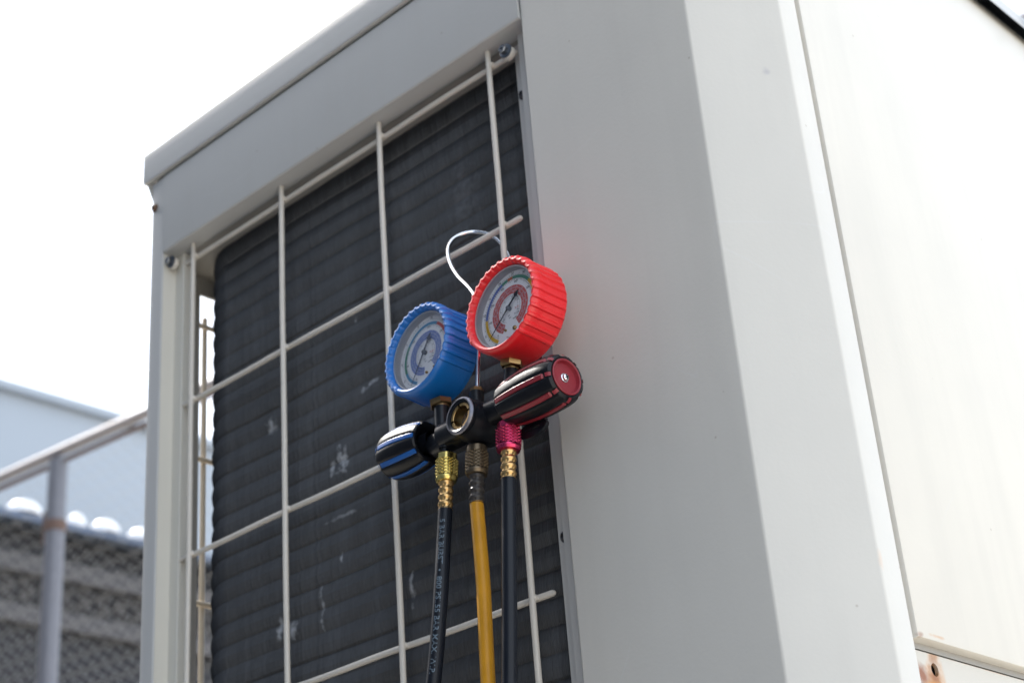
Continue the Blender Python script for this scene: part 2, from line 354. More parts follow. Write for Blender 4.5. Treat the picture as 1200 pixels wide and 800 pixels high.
# ceiling plate above the coil
mb = MB(); mb.box(-1.472, -.62, .0245, YB-.02, hz0+.0005, hz0+.012); part(mb, 'top_plate', M_inner, smooth=False)
# left corner post, stepped
pl = [(-1.474, .070), (-1.474, .003)] + arc(-1.471, .003, .003, 180, 270, 3) + [(-1.4500, 0), (-1.4486, .0012), (-1.4468, .0180), (-1.4310, .0180), (-1.4308, .032)]
mb = MB()
mb.sheet(pl[:8] , BOT, 1.1135, .0018)
part(mb, 'corner_post', M_paint, angle=25)
mb = MB(); mb.sheet([(-1.4485, .0015), (-1.4468, .0180), (-1.4330, .0180)] + arc(-1.4330, .0200, .0020, 270, 360, 3) + [(-1.4310, .034)], BOT, hz0-.0005, .0014)
part(mb, 'inner_flange', mat('cream_flange_paint', (.57, .555, .50), .45, var=.04, vscale=12), angle=25)
# left side plate beside the side opening, with a round punched hole, and the rail above the opening
mb = MB()
hy, hz, hr = .0495, .981, .0048
sq = []; ci = []
nseg = 16
for i in range(nseg):
    a = 2*PI*i/nseg; c_, s_ = math.cos(a), math.sin(a); m_ = max(abs(c_), abs(s_)); sq.append((hy+.012*c_/m_, hz+.012*s_/m_)); ci.append((hy+hr*c_, hz+hr*s_))
for X in (-1.4722, -1.4700):
    vs = [(X, y, z) for y, z in sq]+[(X, y, z) for y, z in ci]
    mb.add(vs, [(i, (i+1) % nseg, nseg+(i+1) % nseg, nseg+i) for i in range(nseg)])
mb.add([(X, y, z) for X in (-1.4722, -1.4700) for y, z in ci], [(i, (i+1) % nseg, nseg+(i+1) % nseg, nseg+i) for i in range(nseg)])
mb.box(-1.4722, -1.4700, .0345, hy-.012, BOT, hz0); mb.box(-1.4722, -1.4700, hy+.012, .0715, BOT, hz0)
mb.box(-1.4722, -1.4700, hy-.012, hy+.012, BOT, hz-.012); mb.box(-1.4722, -1.4700, hy-.012, hy+.012, hz+.012, hz0)
part(mb, 'side_plate', M_inner, smooth=False)
# the post's own side wall must be open at the hole too: side rail above the opening
mb = MB(); mb.box(-1.4738, -1.4700, .0720, YB-.04, .983, 1.1235); part(mb, 'side_rail', M_inner, smooth=False)
# right side panel, slightly proud of the base, with rounded folded edges
def side_panel():
    x1, y0, y1, z0, z1, d, r = -.5975, .0945, YB-.03, .3285, 1.1500, .014, .0035
    ys = [y0, y0] ; mb = MB(); R_ = []
    steps = [(0, -d), (0, -r), (r*.3, -r*.3), (r, 0)]
    for (ins, dx) in steps:
        R_.append([(x1+dx, y0+ins, z0+ins), (x1+dx, y1-ins, z0+ins), (x1+dx, y1-ins, z1-ins), (x1+dx, y0+ins, z1-ins)])
    vs = [p for q in R_ for p in q]
    fs = [(i*4+j, i*4+(j+1) % 4, (i+1)*4+(j+1) % 4, (i+1)*4+j) for i in range(len(steps)-1) for j in range(4)]
    k = len(steps)-1; fs.append((k*4, k*4+1, k*4+2, k*4+3)); fs.append((0, 3, 2, 1))
    mb.add(vs, fs); return mb
part(side_panel(), 'side_panel', M_side, angle=40)
# shallow dents / pressed swages in the side panel are left to the paint
# rail behind the panel joint and the base panel below it
mb = MB(); mb.box(-.625, -.6075, .0898, YB-.03, .3235, .331); part(mb, 'panel_seal', M_inner, smooth=False)
def base_panel():
    mb = MB(); X = -.6060; hy, hz, hr = .125, .3095, .0052; n_ = 24; x2 = X-.003
    ci = []; sq = []
    for i in range(n_):
        a = 2*PI*i/n_; c_, s_ = math.cos(a), math.sin(a); m_ = max(abs(c_), abs(s_)); sq.append((hy+.010*c_/m_, hz+.010*s_/m_)); ci.append((hy+hr*c_, hz+hr*s_))
    for xx in (X, x2): mb.add([(xx, y, z) for y, z in sq+ci], [(i, (i+1) % n_, n_+(i+1) % n_, n_+i) for i in range(n_)])
    mb.add([(xx, y, z) for xx in (X, x2) for y, z in ci], [(i, (i+1) % n_, n_+(i+1) % n_, n_+i) for i in range(n_)])
    mb.box(x2, X, hy+.010, YB-.03, BOT, .3215); mb.box(x2, X, .0915, hy-.010, .2965, .3215)
    mb.box(x2, X, hy-.010, hy+.010, BOT, hz-.010); mb.box(x2, X, hy-.010, hy+.010, hz+.010, .3215)
    mb.box(x2, X, .0975, hy-.010, BOT, .2960)
    return mb
part(base_panel(), 'base_panel', M_base, smooth=False)
mb = MB(); mb.box(-.64, -.612, .0900, YB-.03, BOT, .3215); part(mb, 'base_liner', M_hole, smooth=False)
# back wall and cabinet floor
mb = MB(); mb.box(-1.474, -.6105, YB-.029, YB-.02, BOT, 1.1235); part(mb, 'back_panel', M_paint, smooth=False)
mb = MB(); mb.box(-1.472, -.612, .0355, YB-.03, BOT-.002, BOT+.03); part(mb, 'floor_pan', M_paint, smooth=False)
for x in (-1.40, -.72):
    mb = MB(); mb.box(x-.05, x+.05, .04, YB-.04, -GZ, BOT-.0025); part(mb, 'skid_foot', M_inner, smooth=False, bevel=.004)
# roof cap: a shallow tray turned down over the cabinet
def roof():
    mb = MB(); z0, z1, r = 1.1190, 1.1630, .004
    def ring_(o, z):
        zr = z+.022 if z < z0+.0029 else z      # the skirt is shallower along the right side
        return [(-1.4765-o, .0055-o, z), (-.662-o*-.4, .0055-o, z), (-.6030+o, .0600-o*.4, zr), (-.6030+o, YB+o, zr), (-1.4765-o, YB+o, z)]
    rr = [ring_(.0035, z0+.004), ring_(.0035, z0), ring_(.0065, z0-.0008), ring_(.0100, z0), ring_(.0105, z0+.002), ring_(.0105, z0+.0031), ring_(.0105, z1-r), ring_(.0100, z1-r*.45), ring_(.0080, z1-r*.1), ring_(.0040, z1)]
    vs = [p for q in rr for p in q]; k = 5
    mb.add(vs, [(i*k+j, i*k+(j+1) % k, (i+1)*k+(j+1) % k, (i+1)*k+j) for i in range(len(rr)-1) for j in range(k)] + [tuple((len(rr)-1)*k+j for j in range(k)), tuple(range(k))])
    return mb
part(roof(), 'roof_cap', M_paint, angle=40)

# finned coil: one swept sheet with real vertical fins and a groove between tube rows
def coil():
    Y0, r = .047, .082; xr, xl = -.8755, -1.382
    path = []; s = xr
    p = .0010
    while s > xl: path.append(((s, Y0), (0, -1))); s -= p
    a = 0; cx, cy = xl, Y0+r
    while a < PI/2: path.append(((cx-r*math.sin(a), cy-r*math.cos(a)), (-math.sin(a), -math.cos(a)))); a += p/r
    yy = cy
    while yy < cy+.05: path.append(((cx-r, yy), (-1, 0))); yy += p
    while yy < YB-.06: path.append(((cx-r, yy), (-1, 0))); yy += .02
    pitch = .0247; zt = hz0
    zs = []; rnd = random.Random(3)
    z = zt; row = 0
    while z > BOT+.04:
        fine = z > -.05; rj = rnd.uniform(-.35, .35)
        for (f, d) in ((0, -.0025-.0010*rj), (.10+.04*rj, -.0013), (.27, -.0003), (.5, .0004+.0004*rj), (.72-.04*rj, -.0003), (.89, -.0013-.0006*rj)) if fine else ((0, -.003), (.15, 0), (.85, 0)):
            zs.append((z-f*pitch, d))
        z -= pitch*(1+.035*rj); row += 1
    vs = []; nz_ = len(zs)
    wob = [rnd.uniform(-.00012, .00012) for _ in path]
    rowd = {}
    for i, ((x, y), (nx, ny)) in enumerate(path):
        fin = .0005 if i % 2 else -.0005
        for j, (z, d) in enumerate(zs):
            dz = .0022*math.sin(i*.006+j*.05)*0 + .0009*math.sin(x*21+z*9)
            off = d + fin + wob[i] + .0002*math.sin(x*90+z*40)
            vs.append((x+nx*off, y+ny*off, z+dz if 0 < j else z))
    fs = [(i*nz_+j, (i+1)*nz_+j, (i+1)*nz_+j+1, i*nz_+j+1) for i in range(len(path)-1) for j in range(nz_-1)]
    me = bpy.data.meshes.new('finned_coil'); me.from_pydata([(x, y, z+GZ) for x, y, z in vs], [], fs); me.materials.append(M_coil)
    o = bpy.data.objects.new('finned_coil', me); C.objects.link(o); o.parent = unit
    return o
coil_o = coil()
def shift_mat(m, dz):   # scuff positions are written relative to the camera height, the meshes are lifted by GZ
    for nd in m.node_tree.nodes:
        if nd.type == 'VECT_MATH' and nd.operation == 'SUBTRACT':
            c = nd.inputs[1].default_value; nd.inputs[1].default_value = (c[0], c[1], c[2]+dz)
for m_ in (M_coil, M_corner, M_side, M_base): shift_mat(m_, GZ)
# solid core behind the fins so nothing shows through
mb = MB(); mb.sheet([(-.8755, .0525), (-1.382, .0525)] + [(-1.382-.0765*math.sin(a*PI/16), .129-.0765*math.cos(a*PI/16)) for a in range(1, 9)] + [(-1.4585, YB-.06)], BOT+.03, hz0, -.02)
part(mb, 'coil_core', M_hole)

# wire guard
WY = .0215        # plane of the horizontal rods; uprights are welded in front
XV = [-.9115-.1655*i for i in range(4)]
ZH = [.9905, .8035, .6170, .4305, .2440, .0575, -.129, -.3155, -.502, -.6885, -.875]
for x in XV:
    mb = MB(); pts = [(x+.0004*math.sin(i*1.7+x*9), WY-.0062, 1.012-(1.012-(-.92))*i/24) for i in range(25)]
    mb.tube(pts, .0030, 12, dome=True); part(mb, 'grille_wire', M_wire)
for i, z in enumerate(ZH):
    mb = MB()
    if i == 0 or i == len(ZH)-1:
        a, b = -1.4455, -.8800
    else: a, b = -1.4345, -.8935
    pts = [(a+(b-a)*k/20, WY+(.0002*math.sin(k)), z+.0005*math.sin(k*.9+i)) for k in range(21)]
    mb.tube(pts, .0030, 12, dome=True); part(mb, 'grille_wire', M_wire)
for x in XV:
    for z in ZH[:6]:
        mb = MB(); mb.lathe([(.0003, -.0042), (.0022, -.0038), (.0034, -.0022), (.0037, 0), (.0034, .0022), (.0022, .0038), (.0003, .0042)], frame((x+.0004, WY-.0032, z), (0, -1, 0)), 10); part(mb, 'weld_bead', M_wire)
# side guard outside the left opening
for y in (.0885, .2515, .4145, .5775, .7405):
    mb = MB(); mb.tube([(-1.4835, y, .958-k*.094) for k in range(20)], .0034, 10, dome=True); part(mb, 'side_grille_wire', M_wire_s)
for z in [.944-.177*i for i in range(10)]:
    mb = MB(); mb.tube([(-1.4770, .074, z), (-1.4770, .4, z), (-1.4770, .86, z)], .0033, 10, dome=True); part(mb, 'side_grille_wire', M_wire_s)
# bolts with lug and washer at the guard's upper corners
def bolt(x, y, z, r, lug=True):
    M = frame((x, y, z+GZ), (0, -1, 0))
    if lug:
        mb = MB(); mb.lathe([(.001, 0), (r*1.45, 0), (r*1.55, .0015), (r*1.55, .0045), (r*1.4, .0058), (.001, .0058)], M @ Matrix.Translation((0, -r*.35, 0)), 24)
        base = mb.build('lug', M_wire, unit)
    mb = MB(); mb.lathe([(.0005, .0058), (r*1.5, .0058), (r*1.5, .0072), (r*1.3, .0076), (.0005, .0076)], M, 24); wsh = mb.build('washer', M_zinc, unit)
    mb = MB(); mb.lathe([(r*.95, .0077), (r*.95, .0118), (r*.8, .0130), (r*.35, .0130), (r*.3, .0112), (.0004, .0110)], M, 6); mb.build('bolt_head', M_zinc, wsh, angle=20)
    return wsh
bolt(-.8795, .0130, .9850, .0050)
bolt(-1.4405, .0130, .9930, .0050)
def screw(o, axis, r, m, name='screw', parent=unit, cross=True, lift=GZ):
    M = frame((o[0], o[1], o[2]+lift), axis)
    mb = MB(); mb.lathe([(r*1.35, 0), (r*1.35, r*.18), (r, r*.25), (r*.95, r*.65), (r*.7, r*.95), (.0004, r*1.02)], M, 20); s_ = mb.build(name, m, parent)
    if cross:
        mb = MB()
        for a in (0, PI/2):
            Q = M @ Matrix.Rotation(a+.5, 4, 'Z'); q = MB().box(-r*.55, r*.55, -r*.12, r*.12, r*.93, r*1.10)
            mb.add([Q @ Vector(v) for v in q.v], q.f)
        mb.build('screw_slot', M_hole, s_, smooth=False)
    return s_
screw((-1.4665, -.0002, 1.0775), (0, -1, 0), .0042, M_rustscrew)
screw((-.8815, .0298, .9440), (0, -1, 0), .0042, M_dkscrew)
screw((-.8800, .0298, .4800), (0, -1, 0), .0042, M_dkscrew)
screw((-.5828, .607, 1.1530), (1, 0, 0), .0060, M_dkscrew)

# ------------------------------------------------------------------ manifold gauge set, hanging by its hook from the guard
Bx = Vector((.99780147, -.0662739, 0)); Bn = Vector((-.06599056, -.99353557, .09237059)); Bu = Vector((.00612176, .09216751, .9957247))
RS = 1.0655
rig = empty('manifold_gauge_set')
RM = Matrix((Bx*RS, -Bn*RS, Bu*RS)).transposed().to_4x4(); RM.translation = Vector((-.90770, -.05778, .66594+GZ))
rig.matrix_world = RM
tag(rig, 'black manifold with a blue and a red pressure gauge hooked onto the wire guard', 'gauge set')
def rp(mb, name, m, parent=rig, **k): return mb.build(name, m, parent, **k)
AY = (0, -1, 0)           # towards the viewer in rig space
def text_mesh(txt, size, font=None):
    cu = bpy.data.curves.new('t', 'FONT'); cu.body = txt; cu.size = size; cu.align_x = 'CENTER'; cu.align_y = 'CENTER'; cu.resolution_u = 2; cu.offset = size*.012
    o = bpy.data.objects.new('t', cu); C.objects.link(o); dg = bpy.context.evaluated_depsgraph_get()
    me = bpy.data.meshes.new_from_object(o.evaluated_get(dg)); vs = [v.co.copy() for v in me.vertices]; fs = [tuple(p.vertices) for p in me.polygons]
    bpy.data.objects.remove(o); bpy.data.curves.remove(cu); bpy.data.meshes.remove(me); return vs, fs

def gauge(cx, cz, rollc, boot_m, kind):
    cen = Vector((cx, 0, cz))
    # boot
    nr = 34; sub = 8; n_ = nr*sub
    prof = [(.0366, .0110), (.0366, .0060), (.0366, .0020), (.0368, -.0005), (.0376, -.0028), (.0390, -.0040), (.0404, -.0038), (.0416, -.0022), (.0422, .0008), (.0422, .0045), (.0417, .0075), (.0417, .0110), (.0420, .0200), (.0424, .0270), (.0424, .0300), (.0415, .0325), (.0390, .0338), (.0010, .0338)]
    gain = [0, 0, .1, .45, .8, .9, 1, 1, 1, 1, 1, 1, 1, 1, .9, .3, 0, 0]
    shape = [0, 0, 0, 0, 0, 1, 1, .9]
    down = -PI/2
    M = Matrix.Translation(cen) @ Matrix.Rotation(PI/2, 4, 'X')   # local z -> -y ; we use h negated below
    def rad(i, j, a):
        # a = 0 is +x, in the dial plane; stem side is at the bottom
        d = abs((a - (down + rollc) + PI) % (2*PI) - PI)
        k = 1 if d > math.radians(40) else 0
        return .0014*shape[j % sub]*gain[i]*k
    mb = MB(); mb.lathe([(r, -h) for r, h in prof], M, n_, rad=rad)
    b = rp(mb, 'pressure_gauge', boot_m, angle=30)
    b['label'] = ('blue low side' if kind == 'blue' else 'red high side')+' pressure gauge in ribbed rubber boot'
    # case wall inside the boot, bezel ring
    mb = MB(); mb.lathe([(.0362, -.0014), (.0350, -.0016), (.0349, -.0022), (.0349, -.0094)][::1], Matrix.Translation(cen) @ Matrix.Rotation(PI/2, 4, 'X'), 64)
    rp(mb, 'case_ring', M_case, b)
    MD = lambda d: Matrix.Translation(cen+Vector((0, d, 0))) @ Matrix.Rotation(PI/2, 4, 'X')
    def P2(r, cw, d):            # clock angle, clockwise from up as seen from the front
        t = math.radians(cw); return cen+Vector((r*math.sin(t), d, r*math.cos(t)))
    D = .0082
    col = {}
    def ring_arc(r0, r1, a0, a1, d, m, name=None):
        k = max(3, int(abs(a1-a0)/4)); mb = col.setdefault(m.name, (m, MB()))[1]
        vs = []
        for i in range(k+1):
            a = a0+(a1-a0)*i/k; vs += [P2(r0, a, d), P2(r1, a, d)]
        mb.add(vs, [(2*i, 2*i+1, 2*i+3, 2*i+2) for i in range(k)])
    def put_text(t, r, cw, size, m, d=D-.0005, turn=0):
        vs, fs = text_mesh(t, size); th = math.radians(turn); c = P2(r, cw, d)
        mb = col.setdefault(m.name, (m, MB()))[1]
        mb.add([c+Vector((v.x*math.cos(th)+v.y*math.sin(th), 0, -v.x*math.sin(th)+v.y*math.cos(th))) for v in vs], fs)
    d1, d2 = D-.0002, D-.0004
    if kind == 'red':
        z0, z1 = 212, 506
        for a0, a1, m in ((210, 272, P_yel), (272, 340, P_blu), (340, 354, P_grn), (354, 366, P_org), (366, 373, P_grn), (373, 410, P_grn), (410, 450, P_yel), (450, 475, P_red)): ring_arc(.0273, .0303, a0, a1, d1, m)
        ring_arc(.0138, .0215, 204, 510, d1, P_red)
        for rr in (.0163, .0190): ring_arc(rr-.00016, rr+.00016, 206, 508, d2, P_pale)
        outer = [('0', 212), ('5', 245), ('10', 282), ('15', 309), ('20', 337), ('25', 366), ('30', 392), ('35', 421)]
        mid = [('0', 216), ('100', 262), ('200', 300), ('300', 338), ('400', 378), ('500', 424)]
        pc_, bandc = P_blk, 14
    else:
        for a0, a1, m in ((203, 247, P_lbl), (247, 304, P_grn), (304, 391, P_lbl), (391, 446, P_red)): ring_arc(.0262, .0290, a0, a1, d1, m)
        ring_arc(.0134, .0208, 184, 504, d1, P_prp)
        for rr in (.0158, .0183): ring_arc(rr-.00016, rr+.00016, 186, 502, d2, P_pale)
        outer = [('0', 205), ('2', 238), ('4', 272), ('6', 306), ('8', 340), ('10', 372), ('12', 404), ('15', 438)]
        mid = [('0', 209), ('50', 262), ('100', 316), ('150', 368), ('200', 418)]
        pc_, bandc = P_gry, 12
    for t, a in outer: put_text(t, .0325, a, .0033, pc_)
    for t, a in mid: put_text(t, .0243, a, .0028, pc_)
    # tick marks on both scales
    rnd = random.Random(5)
    for i in range(60):
        a = z0a = (212 if kind == 'red' else 205)+i*(250/59)
        L_ = .0022 if i % 5 == 0 else .0012
        ring_arc(.0305, .0305+L_*.6, a-.5, a+.5, d2, pc_)
        ring_arc(.0262-L_*.5 if kind == 'red' else .0252-L_*.5, .0268 if kind == 'red' else .0256, a-.5, a+.5, d2, pc_)
    # temperature figures inside the coloured band, small scale arcs in the middle
    for rr, step, s0 in ((.0202, 22, 210), (.0176, 19, 214), (.0150, 24, 208)):
        a = s0
        while a < 500:
            put_text(str(rnd.choice([-40, -30, -20, -10, 0, 10, 20, 30, 40, 50, 60])), rr, a, .0017, P_pale, D-.0006, turn=a); a += step
    ring_arc(.0122, .01235, 200, 520, d2, pc_); ring_arc(.0094, .00955, 215, 505, d2, pc_)
    for i in range(40): ring_arc(.0114, .0122, 205+i*7.7, 205.9+i*7.7, d2, pc_)
    for i, t in enumerate(('-20', '0', '20', '40', '60', '80')): put_text(t, .0108, 225+i*50, .0017, pc_, turn=0)
    put_text('psi', .0060, 190, .0021, pc_); put_text('bar', .0084, 178, .0021, pc_)
    put_text('R-22', .0088, 104, .0026, P_red); put_text('R-134a', .0110, 130, .0019, pc_); put_text('R-404A', .0125, 150, .0018, pc_)
    put_text('\u00b0C', .0255, 150, .0024, pc_); put_text('kg/cm\u00b2', .0300, 172, .0022, pc_); put_text('CL.1.6', .0300, 150, .0018, pc_)
    mb = MB(); mb.lathe([(.0352, 0), (.0005, 0)], MD(D), 64); mats = [M_face]
    for mname, (m, q) in col.items():
        mats.append(m); mb.mi = len(mats)-1; mb.add(q.v, q.f)
    rp(mb, 'dial', mats, b, smooth=False)
    # adjusting screw, stop pin
    for (rr, a, s_) in (((.0190, 196, .0011), (.0212, 164, .0019)) if kind == 'red' else ((.0205, 173, .0012), (.0232, 146, .0016))):
        c = P2(rr, a, D); mb = MB(); mb.lathe([(s_, 0), (s_, .0012), (s_*.7, .0018), (.0002, .0018)], Matrix.Translation(c) @ Matrix.Rotation(PI/2, 4, 'X'), 14)
        rp(mb, 'dial_pin', M_brass, b)
    # little red maker's squiggle, unreadable at this size
    q = (.0262, 184) if kind == 'red' else (.0262, 160)
    mb = MB(); c = P2(*q, D-.0004); mb.tube([c+Vector((-.0022, 0, .0012)), c+Vector((-.0008, 0, .0006)), c+Vector((.0008, 0, -.0006)), c+Vector((.0024, 0, -.0008))], .00028, 6)
    rp(mb, 'dial_mark', P_org, b)
    # needle with wide tail and hub
    ang_ = 227 if kind == 'red' else 210
    t = math.radians(ang_); dirv = Vector((math.sin(t), 0, math.cos(t))); sd_ = Vector((dirv.z, 0, -dirv.x)); dn = .0052
    hub = cen+Vector((0, dn, 0))
    def q_(l, w_, dd=0): return hub+dirv*l+sd_*w_+Vector((0, dd, 0))
    outline = [(.0315, 0), (.0200, .00038), (.0040, .0006), (0, .0013), (-.0060, .0008), (-.0110, .0009), (-.0125, .0025), (-.0178, 0)]
    pts = outline + [(l, -w_) for l, w_ in reversed(outline[1:-1])]
    k = len(pts); vs = [q_(l, w_) for l, w_ in pts]+[q_(l, w_, .0004) for l, w_ in pts]
    mb = MB(); mb.add(vs, [tuple(range(k)), tuple(range(k, 2*k))[::-1]]+[(i, (i+1) % k, k+(i+1) % k, k+i) for i in range(k)])
    rp(mb, 'needle', P_blk if kind == 'red' else P_gry, b, smooth=False)
    mb = MB(); mb.lathe([(.0019, -.0030), (.0019, .0004), (.0013, .0011), (.0002, .0012)], Matrix.Translation(hub) @ Matrix.Rotation(PI/2, 4, 'X'), 20); rp(mb, 'needle_hub', M_zinc, b)
    mb = MB(); mb.lathe([(.0349, 0), (.0180, .0004), (.0003, .0006)], MD(.0012), 64); rp(mb, 'lens', M_lens, b)
    return b
gb = gauge(-.0530, .0024, math.radians(9), M_blue, 'blue')
gr = gauge(.0555, -.0026, math.radians(-12), M_red, 'red')

# gauge nuts and stems
Y2 = .0205
def hexprof(mb, o, axis, r, h, rot=0): return mb.lathe([(r*.9, 0), (r, h*.15), (r, h*.85), (r*.9, h), (.0003, h)], frame(o, axis) @ Matrix.Rotation(rot, 4, 'Z'), 6)
body = None
def bodypart():
    mb = MB()
    # centre block: a thick drum whose axis points at the viewer
    cx, cz = .0035, -.0835
    mb.lathe([(.0112, -.0010), (.0112, .0075), (.0030, .0200)][:0] or [(.0118, .0060), (.0118, -.0005), (.0138, -.0018), (.0158, -.0010), (.0163, .0006), (.0163, .0030), (.0158, .0042), (.0158, .0050), (.0178, .0120), (.0182, .0300), (.0160, .0360), (.0003, .0362)],
             Matrix.Translation((cx, 0, cz)) @ Matrix.Rotation(-PI/2, 4, 'X'), 56)
    # horizontal bar through the block, with flared shoulders
    mb.lathe([(.0128, 0), (.0128, .004), (.0120, .010), (.0114, .0200), (.0110, .0330), (.0003, .0330)], frame((-.0080, Y2, -.0790), (-1, 0, .006)), 36)
    mb.lathe([(.0128, -.006), (.0128, .0040), (.0112, .0055), (.0108, .0085), (.0100, .0330), (.0003, .0335)], frame((.0080, Y2, -.0800), (1, 0, -.02)), 36)
    # gauge stems
    mb.lathe([(.0060, -.034), (.0064, -.010), (.0064, .0002), (.0003, .0002)], frame((-.0452, Y2, -.0490), (-.06, 0, 1)), 28)
    mb.lathe([(.0064, -.034), (.0060, -.010), (.0057, .0002), (.0003, .0002)], frame((.0425, Y2, -.0500), (.02, 0, 1)), 28)
    # lower block that carries the hose ports
    mb.lathe([(.0003, -.0002), (.0095, 0), (.0108, .004), (.0108, .040), (.0095, .044), (.0003, .0442)], frame((-.0580, Y2+.003, -.0810), (1, 0, 0)), 28)
    mb.lathe([(.0062, 0), (.0062, .010), (.0003, .010)], frame((.0000, Y2, -.0635), (0, 0, 1)), 24)
    # hose nipples
    for (x, zt, zb, r) in ((-.0395, -.085, -.0962, .0040), (-.0012, -.090, -.1030, .0042), (.0376, -.082, -.0968, .0036)):
        mb.lathe([(r, 0), (r, zt-zb), (.0003, zt-zb)], frame((x, Y2, zb), (0, 0, 1)), 20)
        mb.lathe([(.0003, 0), (r*1.35, 0), (r*1.35, .0030), (.0003, .0030)], frame((x, Y2, zb+.0052), (0, 0, 1)), 20)
    return rp(mb, 'manifold_body', M_ano)
body = bodypart()
mb = MB(); hexprof(mb, (-.0458, Y2, -.0485), (-.1, -.10, 1), .0104, .0058, .3); mb.lathe([(.0068, 0), (.0070, .0022), (.0003, .0022)], frame((-.0454, Y2, -.0502), (-.06, 0, 1)), 24); rp(mb, 'gauge_nut', M_brassd, angle=20)
mb = MB(); hexprof(mb, (.0432, Y2, -.0478), (.15, -.05, 1), .0098, .0065, .1); mb.lathe([(.0060, 0), (.0062, .0030), (.0003, .0030)], frame((.0427, Y2, -.0500), (.02, 0, 1)), 24); rp(mb, 'gauge_nut', M_brass, angle=20)
mb = MB(); hexprof(mb, (.0000, Y2, -.0535), (0, 0, 1), .0058, .0040); rp(mb, 'hook_nut', M_brassd, angle=20)
# sight glass: brass seat with four notches, dark glass behind
cx, cz = .0035, -.0835
mb = MB()
for k in range(4):
    a0, a1 = math.radians(18+90*k), math.radians(18+90*k+78); m_ = 12; vs = []
    for i in range(m_+1):
        a = a0+(a1-a0)*i/m_; c_, s_ = math.cos(a), math.sin(a)
        for (r, y) in ((.0117, .0042), (.0117, .0004), (.0113, 0), (.0092, .0002), (.0089, .0006), (.0089, .0075)): vs.append((cx+r*c_, y, cz+r*s_))
    mb.add(vs, [(i*6+j, (i+1)*6+j, (i+1)*6+j+1, i*6+j+1) for i in range(m_) for j in range(5)] + [tuple(range(6)), tuple(m_*6+j for j in range(6))])
mb.lathe([(.0117, .0042), (.0089, .0046), (.0087, .0130)], Matrix.Translation((cx, 0, cz)) @ Matrix.Rotation(-PI/2, 4, 'X'), 48)
sg = rp(mb, 'sight_glass_seat', M_brass)
mb = MB(); mb.lathe([(.0090, .0095), (.0045, .0088), (.0003, .0086)], Matrix.Translation((cx, 0, cz)) @ Matrix.Rotation(-PI/2, 4, 'X'), 40); rp(mb, 'sight_glass', M_glassd, sg)
# bright worn edge of the drum is the chamfered rim itself
mb = MB(); mb.lathe([(.0140, -.0021), (.0150, -.0021), (.0160, -.0012), (.0164, .0000)], Matrix.Translation((cx, 0, cz)) @ Matrix.Rotation(-PI/2, 4, 'X'), 48); rp(mb, 'rim_edge', mat('worn_black_edge', (.16, .16, .19), .3, metal=.6, var=.4, vscale=150), body)

